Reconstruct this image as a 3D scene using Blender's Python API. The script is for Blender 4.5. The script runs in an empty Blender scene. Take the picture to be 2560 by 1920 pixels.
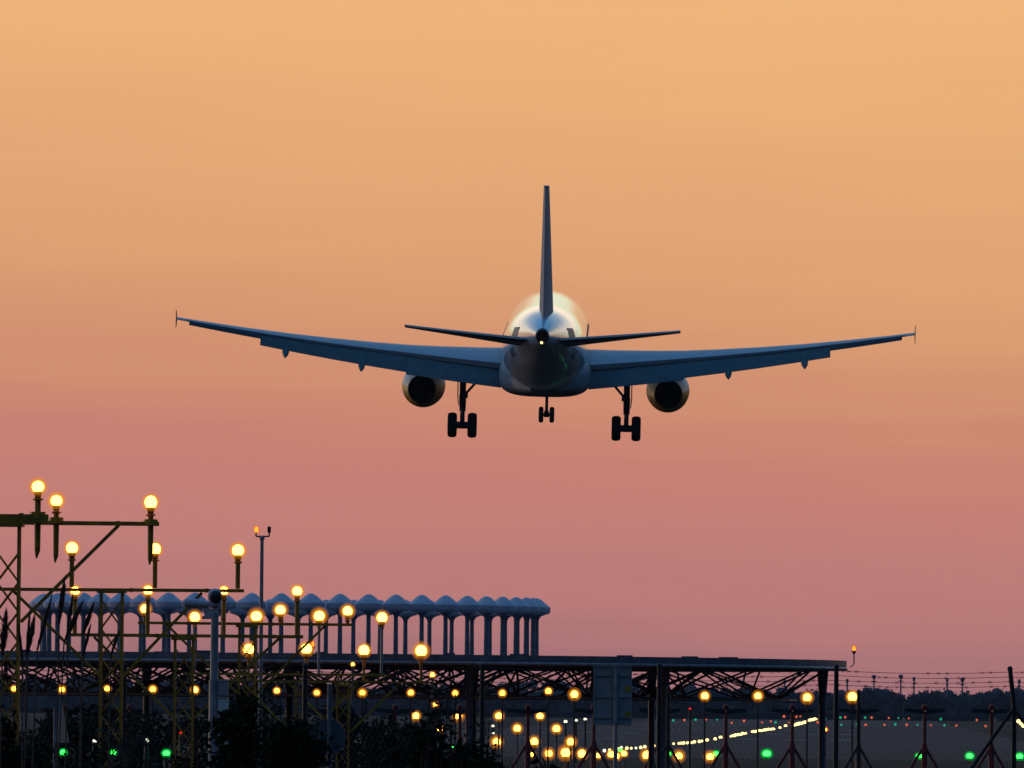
import bpy, math, random
from mathutils import Vector, Matrix, Euler

random.seed(7)
R = math.radians
scene = bpy.context.scene
col = scene.collection

# ---------------------------------------------------------------- camera
CAM_H, FPX, HOR = 2.6, 22000.0, 1769.0          # eye height, focal length in photo pixels, horizon row
PITCH, ROLL = math.atan((HOR - 960) / FPX), R(0.5)
_Rt, _Fw, _Up = Vector((1, 0, 0)), Vector((0, math.cos(PITCH), math.sin(PITCH))), Vector((0, -math.sin(PITCH), math.cos(PITCH)))
RT = _Rt * math.cos(ROLL) + _Up * math.sin(ROLL)
UP = _Up * math.cos(ROLL) - _Rt * math.sin(ROLL)
cam_data = bpy.data.cameras.new('camera')
cam = bpy.data.objects.new('camera', cam_data)
col.objects.link(cam)
cam_data.sensor_width = 36.0
cam_data.lens = 36.0 * FPX / 2560
cam_data.clip_start, cam_data.clip_end = 1.0, 30000
M = Matrix((RT, UP, -_Fw)).transposed().to_4x4()
M.translation = (0, 0, CAM_H)
cam.matrix_world = M
scene.camera = cam


def at(px, py, y):
    """the point on the ray of photo pixel (px, py) that stands y metres ahead"""
    d = _Fw + RT * ((px - 1280) / FPX) - UP * ((py - 960) / FPX)
    return Vector((0, 0, CAM_H)) + d * (y / d.y)


def ground_at(px, py):
    d = _Fw + RT * ((px - 1280) / FPX) - UP * ((py - 960) / FPX)
    return Vector((0, 0, CAM_H)) + d * (CAM_H / -d.z)


# ---------------------------------------------------------------- light
scene.view_settings.view_transform = 'Standard'
scene.view_settings.look = 'None'
scene.view_settings.exposure = 0.0
scene.view_settings.gamma = 1.0
SUN_EL, SUN_AZ = R(1.2), R(-35)                    # the sun has just gone down ahead to the left
world = bpy.data.worlds.new('World')
scene.world = world
world.use_nodes = True


def lin(r, g, b):
    f = lambda c: (c / 255 / 12.92) if c / 255 <= 0.04045 else ((c / 255 + 0.055) / 1.055) ** 2.4
    return (f(r), f(g), f(b), 1.0)


def build_world():
    nt = world.node_tree
    nt.nodes.clear()
    N, L = nt.nodes.new, nt.links.new
    tc = N('ShaderNodeTexCoord')
    sep = N('ShaderNodeSeparateXYZ')
    L(tc.outputs['Generated'], sep.inputs[0])

    def ramp(src, stops, a, b):
        mr = N('ShaderNodeMapRange')
        mr.inputs[1].default_value, mr.inputs[2].default_value = a, b
        L(src, mr.inputs[0])
        cr = N('ShaderNodeValToRGB')
        cr.color_ramp.interpolation = 'B_SPLINE' if a < 0 else 'LINEAR'
        els = cr.color_ramp.elements
        while len(els) > 1:
            els.remove(els[-1])
        for k, (p, c) in enumerate(stops):
            e = els[0] if k == 0 else els.new((p - a) / (b - a))
            e.position = (p - a) / (b - a)
            e.color = c
        L(mr.outputs[0], cr.inputs[0])
        return cr.outputs[0]

    def mix(fac, a, b, mode='MIX'):
        m = N('ShaderNodeMix')
        m.data_type = 'RGBA'
        m.blend_type = mode
        if isinstance(fac, float):
            m.inputs[0].default_value = fac
        else:
            L(fac, m.inputs[0])
        for s, i in ((a, 6), (b, 7)):
            if isinstance(s, tuple):
                m.inputs[i].default_value = s
            else:
                L(s, m.inputs[i])
        return m.outputs[2]

    # soft horizontal banding of thin evening cloud, fixed in sky directions
    mp = N('ShaderNodeMapping')
    mp.inputs['Scale'].default_value = (10, 10, 210)
    L(tc.outputs['Generated'], mp.inputs[0])
    nz = N('ShaderNodeTexNoise')
    nz.inputs['Scale'].default_value = 1.3
    nz.inputs['Detail'].default_value = 5
    nz.inputs['Roughness'].default_value = 0.55
    L(mp.outputs[0], nz.inputs[0])
    wob = N('ShaderNodeMath')
    wob.operation = 'MULTIPLY_ADD'
    L(nz.outputs[0], wob.inputs[0])
    wob.inputs[1].default_value = 0.011
    L(sep.outputs[2], wob.inputs[2])
    elev = N('ShaderNodeMath')
    elev.operation = 'SUBTRACT'
    L(wob.outputs[0], elev.inputs[0])
    elev.inputs[1].default_value = 0.0055
    mp2 = N('ShaderNodeMapping')
    mp2.inputs['Scale'].default_value = (9, 9, 34)
    mp2.inputs['Rotation'].default_value = (0, R(2.0), 0)
    L(tc.outputs['Generated'], mp2.inputs[0])
    nz2 = N('ShaderNodeTexNoise')
    nz2.inputs['Scale'].default_value = 1.0
    nz2.inputs['Detail'].default_value = 3
    L(mp2.outputs[0], nz2.inputs[0])
    el2 = N('ShaderNodeMath')
    el2.operation = 'MULTIPLY_ADD'
    L(nz2.outputs[0], el2.inputs[0])
    el2.inputs[1].default_value = 0.012
    L(elev.outputs[0], el2.inputs[2])
    el3 = N('ShaderNodeMath')
    el3.operation = 'SUBTRACT'
    L(el2.outputs[0], el3.inputs[0])
    el3.inputs[1].default_value = 0.006
    el4 = N('ShaderNodeMath')                     # the glow stands a little lower towards the right
    el4.operation = 'MULTIPLY_ADD'
    L(sep.outputs[0], el4.inputs[0])
    el4.inputs[1].default_value = 0.05
    L(el3.outputs[0], el4.inputs[2])
    ez = el4.outputs[0]
    e = lambda y: (HOR - y) / FPX
    low = ramp(ez, [(e(1800), lin(164, 113, 119)), (e(1640), lin(177, 119, 120)), (e(1520), lin(191, 126, 123)), (e(1340), lin(198, 129, 122)),
                    (e(1190), lin(202, 129, 118)), (e(1070), lin(206, 135, 116)), (e(950), lin(211, 144, 114)), (e(780), lin(219, 156, 115)), (e(610), lin(226, 165, 117)),
                    (e(330), lin(233, 174, 121)), (e(80), lin(240, 181, 123)), (e(-120), lin(243, 185, 125)), (e(-210), lin(244, 187, 126)), (0.104, (1.35, 1.0, .62, 1)), (0.14, (1.7, 1.28, .82, 1))], -0.01, 0.14)
    high = ramp(sep.outputs[2], [(0.12, (1.7, 1.28, .82, 1)), (0.165, (1.35, 1.15, .90, 1)), (0.22, lin(178, 196, 208)), (0.34, lin(100, 155, 200)), (0.7, lin(70, 132, 192)),
                                 (1.0, lin(64, 126, 188))], 0.0, 1.0)
    gt = N('ShaderNodeMapRange')
    gt.inputs[1].default_value, gt.inputs[2].default_value = 0.115, 0.14
    L(sep.outputs[2], gt.inputs[0])
    front = mix(gt.outputs[0], low, high)
    back = ramp(sep.outputs[2], [(0.0, lin(24, 23, 31)), (0.10, lin(23, 31, 46)), (0.35, lin(32, 56, 84)), (0.7, lin(60, 112, 164)), (1.0, lin(64, 126, 188))], 0.0, 1.0)
    # how far a direction looks towards the sunset
    dt = N('ShaderNodeVectorMath')
    dt.operation = 'DOT_PRODUCT'
    L(tc.outputs['Generated'], dt.inputs[0])
    dt.inputs[1].default_value = (math.sin(SUN_AZ), math.cos(SUN_AZ), 0)
    ms = N('ShaderNodeMapRange')
    ms.interpolation_type = 'SMOOTHSTEP'
    ms.inputs[1].default_value, ms.inputs[2].default_value = -0.10, 0.76
    L(dt.outputs['Value'], ms.inputs[0])
    dome = mix(ms.outputs[0], back, front)
    # below the horizon
    dn = N('ShaderNodeMapRange')
    dn.inputs[1].default_value, dn.inputs[2].default_value = -0.012, -0.05
    L(sep.outputs[2], dn.inputs[0])
    dome = mix(dn.outputs[0], dome, lin(24, 21, 25))
    # physical sky for the sun's own scattered light, faint after sunset
    sky = N('ShaderNodeTexSky')
    sky.sky_type = 'NISHITA'
    sky.sun_disc = False
    sky.sun_elevation = SUN_EL
    sky.sun_rotation = SUN_AZ
    sky.altitude = 10
    bg1, bg2, add, out = N('ShaderNodeBackground'), N('ShaderNodeBackground'), N('ShaderNodeAddShader'), N('ShaderNodeOutputWorld')
    L(dome, bg1.inputs[0])
    bg1.inputs[1].default_value = 0.97
    L(sky.outputs[0], bg2.inputs[0])
    bg2.inputs[1].default_value = 0.003
    L(bg1.outputs[0], add.inputs[0])
    L(bg2.outputs[0], add.inputs[1])
    L(add.outputs[0], out.inputs['Surface'])


build_world()
sun_data = bpy.data.lights.new('sun', 'SUN')
sun_data.energy = 0.2
sun_data.angle = R(0.5)
sun_data.color = (1.0, 0.72, 0.42)
sun = bpy.data.objects.new('sun', sun_data)
col.objects.link(sun)
sd = Vector((math.sin(SUN_AZ) * math.cos(SUN_EL), math.cos(SUN_AZ) * math.cos(SUN_EL), math.sin(SUN_EL)))
sun.rotation_euler = sd.to_track_quat('Z', 'Y').to_euler()
sun.location = (0, 0, 60)


# ---------------------------------------------------------------- materials
def mat(name, base, rough=0.6, metal=0.0, vary=0.25, scale=3.0, coat=0.0, spec=0.5, dirt=None):
    m = bpy.data.materials.new(name)
    m.use_nodes = True
    nt = m.node_tree
    b = nt.nodes['Principled BSDF']
    tc = nt.nodes.new('ShaderNodeTexCoord')
    nz = nt.nodes.new('ShaderNodeTexNoise')
    nz.inputs['Scale'].default_value = scale
    nz.inputs['Detail'].default_value = 6
    nt.links.new(tc.outputs['Object'], nz.inputs['Vector'])
    cr = nt.nodes.new('ShaderNodeValToRGB')
    lo = tuple(c * (1 - vary) for c in base) + (1,)
    hi = tuple(min(1, c * (1 + vary)) for c in base) + (1,)
    if dirt:
        lo = tuple(dirt) + (1,)
    cr.color_ramp.elements[0].color, cr.color_ramp.elements[1].color = lo, hi
    cr.color_ramp.elements[0].position, cr.color_ramp.elements[1].position = 0.32, 0.66
    nt.links.new(nz.outputs[0], cr.inputs[0])
    nt.links.new(cr.outputs[0], b.inputs['Base Color'])
    b.inputs['Roughness'].default_value = rough
    b.inputs['Metallic'].default_value = metal
    b.inputs['Specular IOR Level'].default_value = spec
    if coat:
        b.inputs['Coat Weight'].default_value = coat
        b.inputs['Coat Roughness'].default_value = 0.05
    return m


def emit(name, color, strength):
    m = bpy.data.materials.new(name)
    m.use_nodes = True
    nt = m.node_tree
    nt.nodes.clear()
    e = nt.nodes.new('ShaderNodeEmission')
    e.inputs[0].default_value = tuple(color) + (1,)
    e.inputs[1].default_value = strength
    o = nt.nodes.new('ShaderNodeOutputMaterial')
    nt.links.new(e.outputs[0], o.inputs[0])
    return m


def globe(name, color, strength, clear):
    """bloom shell: part of it lets the lamp core through, part emits an imitated glow"""
    m = bpy.data.materials.new(name)
    m.use_nodes = True
    nt = m.node_tree
    nt.nodes.clear()
    e = nt.nodes.new('ShaderNodeEmission')
    e.inputs[0].default_value = tuple(color) + (1,)
    e.inputs[1].default_value = strength
    t = nt.nodes.new('ShaderNodeBsdfTransparent')
    x = nt.nodes.new('ShaderNodeMixShader')
    x.inputs[0].default_value = clear
    o = nt.nodes.new('ShaderNodeOutputMaterial')
    nt.links.new(e.outputs[0], x.inputs[1])
    nt.links.new(t.outputs[0], x.inputs[2])
    nt.links.new(x.outputs[0], o.inputs[0])
    return m


MT = {
    'yellow': mat('yellow_paint', (0.55, 0.23, 0.006), 0.55, dirt=(0.34, 0.135, 0.005), scale=5),
    'grey_steel': mat('galvanised_steel', (0.34, 0.30, 0.30), 0.5, 0.1, scale=6),
    'blue_steel': mat('blue_grey_paint', (0.13, 0.15, 0.18), 0.55, spec=0.3, scale=4),
    'dark_steel': mat('dark_steel', (0.09, 0.10, 0.13), 0.55, 0.2, scale=6),
    'black': mat('black_paint', (0.012, 0.012, 0.014), 0.6),
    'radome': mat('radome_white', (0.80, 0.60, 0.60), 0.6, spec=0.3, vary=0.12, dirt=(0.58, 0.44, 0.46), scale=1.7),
    'truss_grey': mat('truss_grey_paint', (0.15, 0.14, 0.15), 0.6, spec=0.2, scale=5),
    'post_grey': mat('antenna_post_grey', (0.24, 0.22, 0.24), 0.6, spec=0.3, vary=0.2, scale=4),
    'red': mat('red_paint', (0.30, 0.018, 0.014), 0.6, scale=5),
    'sign_back': mat('sign_back_grey', (0.36, 0.31, 0.30), 0.6, spec=0.3, vary=0.15),
    'pale_box': mat('pale_box_grey', (0.85, 0.76, 0.62), 0.6, vary=0.12),
    'yellow_tag': mat('yellow_label', (0.40, 0.27, 0.01), 0.6),
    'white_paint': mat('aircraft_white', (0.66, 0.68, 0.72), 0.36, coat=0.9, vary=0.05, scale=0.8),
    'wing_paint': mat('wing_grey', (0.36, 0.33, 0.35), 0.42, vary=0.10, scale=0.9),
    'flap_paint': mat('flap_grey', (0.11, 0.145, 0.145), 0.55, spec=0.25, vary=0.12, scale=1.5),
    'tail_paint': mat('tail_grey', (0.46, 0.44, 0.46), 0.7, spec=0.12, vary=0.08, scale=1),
    'soot': mat('soot_metal', (0.008, 0.008, 0.008), 0.7),
    'tyre': mat('tyre_rubber', (0.010, 0.010, 0.011), 0.85),
    'gear': mat('gear_steel', (0.06, 0.065, 0.08), 0.5, 0.3),
    'dark_arm_and_shade': mat('dark_arm_aileron_shade', (0.012, 0.013, 0.016), 0.6),  # own dark tone on antenna arms, painted-in shade on ailerons
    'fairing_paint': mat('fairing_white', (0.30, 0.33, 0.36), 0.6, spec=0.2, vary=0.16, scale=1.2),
    'lit_sheen': mat('lit_side_sheen', (0.75, 0.72, 0.68), 0.18, 0.9, vary=0.05),
    'scuff': mat('bare_grey_panel', (0.10, 0.11, 0.13), 0.5),
    'leaf': mat('leaf_green', (0.016, 0.020, 0.008), 0.9, spec=0.05, vary=0.5, scale=9),
    'leaf_pale': mat('leaf_pale', (0.055, 0.058, 0.040), 0.9, spec=0.1, vary=0.35, scale=9),
    'bark': mat('bark', (0.05, 0.035, 0.025), 0.9),
    'reed': mat('reed_brown', (0.15, 0.075, 0.045), 0.9, vary=0.4, scale=20),
    'wood_far': mat('far_foliage', (0.022, 0.036, 0.042), 1.0, spec=0.0, vary=0.5, scale=0.08),
    'lamp_amber': emit('lamp_amber_core', (1.0, 0.42, 0.045), 40.0),
    'halo_one': globe('amber_halo_inner', (1.0, 0.46, 0.05), 1.0, 0.60),
    'halo_two': globe('amber_halo_second', (1.0, 0.36, 0.02), 1.0, 0.72),
    'halo_three': globe('amber_halo_third', (0.95, 0.30, 0.02), 0.95, 0.82),
    'halo_four': globe('amber_halo_outer', (0.9, 0.26, 0.02), 0.9, 0.90),
    'lamp_ground': emit('lamp_ground_core', (1.0, 0.38, 0.036), 40.0),
    'lamp_dim': emit('lamp_orange_core', (1.0, 0.32, 0.026), 30.0),
    'lamp_white': emit('lamp_white', (1.0, 0.74, 0.27), 2.6),
    'lamp_cool': emit('lamp_cool_white', (1.0, 0.95, 0.72), 1.5),
    'lamp_green': emit('lamp_green', (0.03, 1.0, 0.06), 12.0),
    'halo_green': globe('green_halo', (0.0, 0.40, 0.05), 0.9, 0.45),
    'lamp_red': emit('lamp_red', (1.0, 0.40, 0.04), 3.0),
    'lamp_red_dim': emit('lamp_red_dim', (1.0, 0.02, 0.01), 1.0),
    'halo_red': globe('red_halo', (1.0, 0.07, 0.0), 0.9, 0.45),
    'taxi_green': emit('taxi_green', (0.02, 0.55, 0.26), 0.7),
    'taxi_red': emit('taxi_red', (1.0, 0.17, 0.06), 0.8),
}
# engine cowls: white over yellow, painted with a straight joint
m = mat('cowl_paint', (0.80, 0.86, 0.90), 0.5, spec=0.2, coat=0.0, vary=0.05)
nt = m.node_tree
b = nt.nodes['Principled BSDF']
src = b.inputs['Base Color'].links[0].from_socket
tc = nt.nodes.new('ShaderNodeTexCoord')
sp = nt.nodes.new('ShaderNodeSeparateXYZ')
gtn = nt.nodes.new('ShaderNodeMath')
gtn.operation = 'GREATER_THAN'
gtn.inputs[1].default_value = -2.18
mx = nt.nodes.new('ShaderNodeMix')
mx.data_type = 'RGBA'
mx.inputs[6].default_value = (0.62, 0.33, 0.004, 1)
nt.links.new(tc.outputs['Object'], sp.inputs[0])
nt.links.new(sp.outputs[2], gtn.inputs[0])
nt.links.new(gtn.outputs[0], mx.inputs[0])
nt.links.new(src, mx.inputs[7])
nt.links.new(mx.outputs[2], b.inputs['Base Color'])
MT['cowl'] = m


def ground_mat(name, a, b_, rough, scale, spec=0.5):
    m = bpy.data.materials.new(name)
    m.use_nodes = True
    nt = m.node_tree
    bs = nt.nodes['Principled BSDF']
    tc = nt.nodes.new('ShaderNodeTexCoord')
    acc = None
    for s, d in ((scale, 8), (scale * 0.07, 4)):
        nz = nt.nodes.new('ShaderNodeTexNoise')
        nz.inputs['Scale'].default_value = s
        nz.inputs['Detail'].default_value = d
        nt.links.new(tc.outputs['Object'], nz.inputs['Vector'])
        if acc is None:
            acc = nz.outputs[0]
        else:
            ad = nt.nodes.new('ShaderNodeMath')
            ad.operation = 'ADD'
            nt.links.new(acc, ad.inputs[0])
            nt.links.new(nz.outputs[0], ad.inputs[1])
            acc = ad.outputs[0]
    mr = nt.nodes.new('ShaderNodeMapRange')
    mr.inputs[1].default_value, mr.inputs[2].default_value = 0.75, 1.25
    nt.links.new(acc, mr.inputs[0])
    cr = nt.nodes.new('ShaderNodeValToRGB')
    cr.color_ramp.elements[0].color, cr.color_ramp.elements[1].color = tuple(a) + (1,), tuple(b_) + (1,)
    nt.links.new(mr.outputs[0], cr.inputs[0])
    nt.links.new(cr.outputs[0], bs.inputs['Base Color'])
    bs.inputs['Roughness'].default_value = rough
    bs.inputs['Specular IOR Level'].default_value = spec
    bp = nt.nodes.new('ShaderNodeBump')
    bp.inputs['Strength'].default_value = 0.5
    bp.inputs['Distance'].default_value = 0.3
    nt.links.new(acc, bp.inputs['Height'])
    nt.links.new(bp.outputs[0], bs.inputs['Normal'])
    return m


MT['grass_ground'] = ground_mat('airfield_grass', (0.010, 0.012, 0.008), (0.028, 0.024, 0.019), 0.95, 0.2, 0.05)
MT['asphalt'] = ground_mat('asphalt', (0.009, 0.008, 0.010), (0.046, 0.038, 0.042), 0.9, 0.06, 0.12)
MT['marking'] = ground_mat('worn_white_paint', (0.05, 0.05, 0.05), (0.20, 0.18, 0.18), 0.8, 0.5, 0.2)


# ---------------------------------------------------------------- mesh helpers
def frame(d):
    d = d.normalized()
    a = Vector((0, 0, 1)) if abs(d.z) < 0.9 else Vector((0, 1, 0))
    u = d.cross(a).normalized()
    return u, d.cross(u).normalized()


class MB:
    def __init__(self):
        self.v, self.f = [], []

    def add(self, vs, fs):
        o = len(self.v)
        self.v += [Vector(p) for p in vs]
        self.f += [tuple(i + o for i in q) for q in fs]
        return self

    def rings(self, rings, cap=True, closed=False):
        n = len(rings[0])
        vs = [p for r in rings for p in r]
        fs = []
        m_ = len(rings)
        for i in range(m_ if closed else m_ - 1):
            j = (i + 1) % m_
            for k in range(n):
                fs.append((i * n + k, i * n + (k + 1) % n, j * n + (k + 1) % n, j * n + k))
        if cap and not closed:
            fs.append(tuple(range(n - 1, -1, -1)))
            fs.append(tuple((m_ - 1) * n + k for k in range(n)))
        return self.add(vs, fs)

    def tube(self, p, q, r0, r1=None, n=8, cap=True):
        p, q = Vector(p), Vector(q)
        r1 = r0 if r1 is None else r1
        u, w = frame(q - p)
        ring = lambda c, r: [c + (u * math.cos(2 * math.pi * k / n) + w * math.sin(2 * math.pi * k / n)) * r for k in range(n)]
        return self.rings([ring(p, r0), ring(q, r1)], cap)

    def path(self, pts, radii, n=8):
        pts = [Vector(p) for p in pts]
        rs = []
        for i, p in enumerate(pts):
            d = pts[min(i + 1, len(pts) - 1)] - pts[max(i - 1, 0)]
            u, w = frame(d)
            rs.append([p + (u * math.cos(2 * math.pi * k / n) + w * math.sin(2 * math.pi * k / n)) * radii[i] for k in range(n)])
        return self.rings(rs)

    def bar(self, p, q, w, h):
        """rectangular bar from p to q, w across and h in the other direction (up, for a level bar)"""
        p, q = Vector(p), Vector(q)
        u, t = frame(q - p)
        ring = lambda c: [c + u * (sx * w / 2) + t * (sy * h / 2) for sx, sy in ((-1, -1), (1, -1), (1, 1), (-1, 1))]
        return self.rings([ring(p), ring(q)])

    def box(self, c, s):
        c = Vector(c)
        vs = [c + Vector((x * s[0] / 2, y * s[1] / 2, z * s[2] / 2)) for z in (-1, 1) for x, y in ((-1, -1), (1, -1), (1, 1), (-1, 1))]
        return self.add(vs, [(3, 2, 1, 0), (4, 5, 6, 7), (0, 1, 5, 4), (1, 2, 6, 5), (2, 3, 7, 6), (3, 0, 4, 7)])

    def lathe(self, prof, o=(0, 0, 0), n=16, axis='Z'):
        o = Vector(o)
        rs = []
        for r, z in prof:
            r = max(r, 1e-4)
            ring = []
            for k in range(n):
                a = 2 * math.pi * k / n
                x, y = r * math.cos(a), r * math.sin(a)
                ring.append(o + (Vector((x, y, z)) if axis == 'Z' else Vector((y, z, x)) if axis == 'Y' else Vector((z, x, y))))
            rs.append(ring)
        return self.rings(rs)

    def sphere(self, c, r, n=12, m_=8, sz=1.0):
        return self.lathe([(r * math.sin(math.pi * i / m_), -r * sz * math.cos(math.pi * i / m_)) for i in range(m_ + 1)], c, n)


CACHE = {}


def mesh_obj(name, mb, mt, parent=None, off=None, smooth=True, angle=40):
    me = bpy.data.meshes.new(name)
    o0 = Vector(off) if off is not None else Vector((0, 0, 0))
    me.from_pydata([tuple(p - o0) for p in mb.v], [], mb.f)
    me.validate()
    me.update()
    mts = mt if isinstance(mt, list) else [mt]
    for x in mts:
        me.materials.append(MT[x])
    if smooth:
        me.polygons.foreach_set('use_smooth', [True] * len(me.polygons))
        me.set_sharp_from_angle(angle=R(angle))
    o = bpy.data.objects.new(name, me)
    col.objects.link(o)
    if parent is not None:
        o.parent = parent
    return o


def tag(o, label, cat, group=None, kind=None):
    if label:
        o['label'] = label
    if cat:
        o['category'] = cat
    if group:
        o['group'] = group
    if kind:
        o['kind'] = kind
    return o


class Thing:
    """an Empty at the base of a thing; parts are given in world coordinates"""

    def __init__(self, name, label, cat, loc, group=None):
        self.loc = Vector(loc)
        self.o = bpy.data.objects.new(name, None)
        self.o.empty_display_size = 0.2
        self.o.location = self.loc
        col.objects.link(self.o)
        tag(self.o, label, cat, group)

    def part(self, name, mb, mt, parent=None, smooth=True, angle=40):
        return mesh_obj(name, mb, mt, parent or self.o, self.loc, smooth, angle)


def copy_tree(o, parent=None):
    c = o.copy()
    col.objects.link(c)
    if parent is not None:
        c.parent = parent
    for ch in [x for x in col.objects if x.parent == o]:
        copy_tree(ch, c)
    return c


def structure(name, mb, mt, label=None, smooth=False):
    o = mesh_obj(name, mb, mt, None, None, smooth)
    o['kind'] = 'structure'
    if label:
        o['label'] = label
    return o


ORD = ['', 'first', 'second', 'third', 'fourth', 'fifth', 'sixth', 'seventh', 'eighth', 'ninth', 'tenth', 'eleventh', 'twelfth', 'thirteenth', 'fourteenth',
       'fifteenth', 'sixteenth', 'seventeenth', 'eighteenth', 'nineteenth', 'twentieth', 'twenty-first', 'twenty-second', 'twenty-third', 'twenty-fourth',
       'twenty-fifth', 'twenty-sixth', 'twenty-seventh', 'twenty-eighth', 'twenty-ninth', 'thirtieth', 'thirty-first', 'thirty-second', 'thirty-third',
       'thirty-fourth', 'thirty-fifth', 'thirty-sixth', 'thirty-seventh', 'thirty-eighth', 'thirty-ninth', 'fortieth'] + ['fortieth-odd'] * 60

# ---------------------------------------------------------------- ground and runway
g = MB()
xs = [-6000, -1500, -300, -60, 60, 300, 1500, 6000]
ys = [-200, 0, 150, 400, 900, 2000, 5000, 14000]
vs = [(x, y, 0) for y in ys for x in xs]
fs = [(j * 8 + i, j * 8 + i + 1, j * 8 + i + 9, j * 8 + i + 8) for j in range(7) for i in range(7)]
structure('ground', g.add(vs, fs), 'grass_ground')
RX = lambda y: -17.7 + 0.0425 * y                # centre line of the runway
HD = Vector((0.0425, 1, 0)).normalized()
SD = Vector((HD.y, -HD.x, 0))


def strip(y0, y1, s0, s1, z):
    return [Vector((RX(y) + s * SD.x, y + s * SD.y, z)) for y, s in ((y0, s0), (y0, s1), (y1, s1), (y1, s0))]


structure('runway', MB().add(strip(470, 3300, -30, 30, 0.004), [(0, 1, 2, 3)]), 'asphalt')
structure('taxiway', MB().add(strip(520, 3000, 95, 125, 0.004), [(0, 1, 2, 3)]).add(strip(1300, 1345, 30.1, 94.9, 0.004), [(0, 1, 2, 3)]), 'asphalt')
mk = MB()
for y0 in (760, 940, 1120, 1420, 1750):
    for s in (-15, -11, -7, 5, 9, 13):
        mk.add(strip(y0, y0 + 26, s, s + 2.0, 0.008), [(0, 1, 2, 3)])
structure('runway_marking', mk, 'marking')
structure('taxiway_marking', MB().add(strip(530, 2990, 109.8, 110.2, 0.008), [(0, 1, 2, 3)]), 'yellow_tag')


# ---------------------------------------------------------------- far woodland
def crowns(trees, leaf, per):
    mb = MB()
    for (x, y, h, w) in trees:
        blobs = [(Vector((x + random.uniform(-.35, .35) * w, y + random.uniform(-.3, .3) * w, h * random.uniform(.45, .86))), w * random.uniform(.22, .4)) for _ in range(5)]
        blobs.append((Vector((x, y, h * 0.4)), w * 0.5))
        for c, r in blobs:
            mb.lathe([(r * .86 * math.sin(math.pi * q_ / 5) * random.uniform(.85, 1.1), -r * .86 * math.cos(math.pi * q_ / 5)) for q_ in range(6)], c, 7)
        mb.lathe([(w * .4, 0), (w * .55, h * .2), (w * .4, h * .45), (w * .1, h * .55)], (x, y, 0), 7)
        for i in range(per):
            c, r = random.choice(blobs)
            d = Vector((random.gauss(0, 1), random.gauss(0, 1), random.gauss(0, 1))).normalized() * r * random.uniform(.8, 1.12)
            p = c + d
            if p.z < 0.3:
                p.z = random.uniform(0.3, 2)
            s = leaf * random.uniform(.6, 1.3)
            a = Vector((random.gauss(0, 1), random.gauss(0, 1), random.gauss(0, 1))).normalized() * s
            b2 = Vector((random.gauss(0, 1), random.gauss(0, 1), random.gauss(0, 1))).normalized() * s
            mb.add([p - a, p + b2, p + a, p - b2], [(0, 1, 2, 3)])
        mb.tube((x, y, -0.1), (x, y, h * 0.6), 0.25, 0.1, 5)
    return mb


tl = []
x = -330.0
while x < 340:
    tl.append((x, random.uniform(2380, 2460), random.choice((6.6, 7.2, 7.6, 8.0, 8.6)) * random.uniform(.93, 1.06), random.uniform(4.5, 7)))
    x += random.uniform(1.5, 2.9)
o = mesh_obj('treeline', crowns(tl, 0.5, 150), 'wood_far', None, None, False)
tag(o, 'dark blue-green belt of low trees along the far edge of the airfield', 'treeline', kind='stuff')
tl = []
x = -480.0
while x < 500:
    tl.append((x, random.uniform(3950, 4100), random.uniform(10, 13) + 1.8 * math.sin(x / 37) + (2.5 if x < 60 else 0), random.uniform(7, 12)))
    x += random.uniform(3, 6)
o = mesh_obj('distant_woods', crowns(tl, 0.8, 120), 'wood_far', None, None, False)
tag(o, 'pale hazy wood showing just above the darker tree belt', 'wood', kind='stuff')
o = mesh_obj('meadow_grass', MB(), 'leaf')
bpy.data.objects.remove(o)

for k, (px, py, h2) in enumerate([(1962, 1700, 'short'), (2118, 1698, 'faint'), (2185, 1688, 'stout'), (2252, 1687, 'tallest'), (2285, 1693, 'thin'), (2368, 1696, 'slim'), (2406, 1695, 'knobbed'), (2548, 1699, 'last')]):
    p = at(px, py, 3300)
    base = Vector((p.x, p.y, 0))
    lab = {'short': 'short distant lamp mast seen beneath the right end of the platform', 'faint': 'faint distant lamp mast just right of the platform end',
           'stout': 'distant lamp mast with broad head, third from the left above the trees', 'tallest': 'tallest of the distant lamp masts above the tree belt',
           'thin': 'thin distant lamp mast close on the right of the tallest', 'slim': 'slim distant lamp mast left of the knobbed one',
           'knobbed': 'distant lamp mast with knobbed head left of the cranked fence post', 'last': 'distant lamp mast beyond the cranked fence post at the right edge'}[h2]
    t = Thing('lamp_mast', lab, 'mast', base, 'distant lamp masts above the trees')
    w = 1.5 if h2 in ('stout', 'tallest', 'knobbed') else 1.0
    t.part('pole', MB().tube(base, p, 0.35, 0.28, 6), 'dark_steel')
    t.part('head', MB().lathe([(0.3, -1.6), (w * .5, -1.0), (w * .6, -0.2), (0.4, 0.1)], p, 8).box(p + Vector((0, 0, -2.4)), (w * 1.3, 0.6, 0.4)), 'dark_steel')


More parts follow.
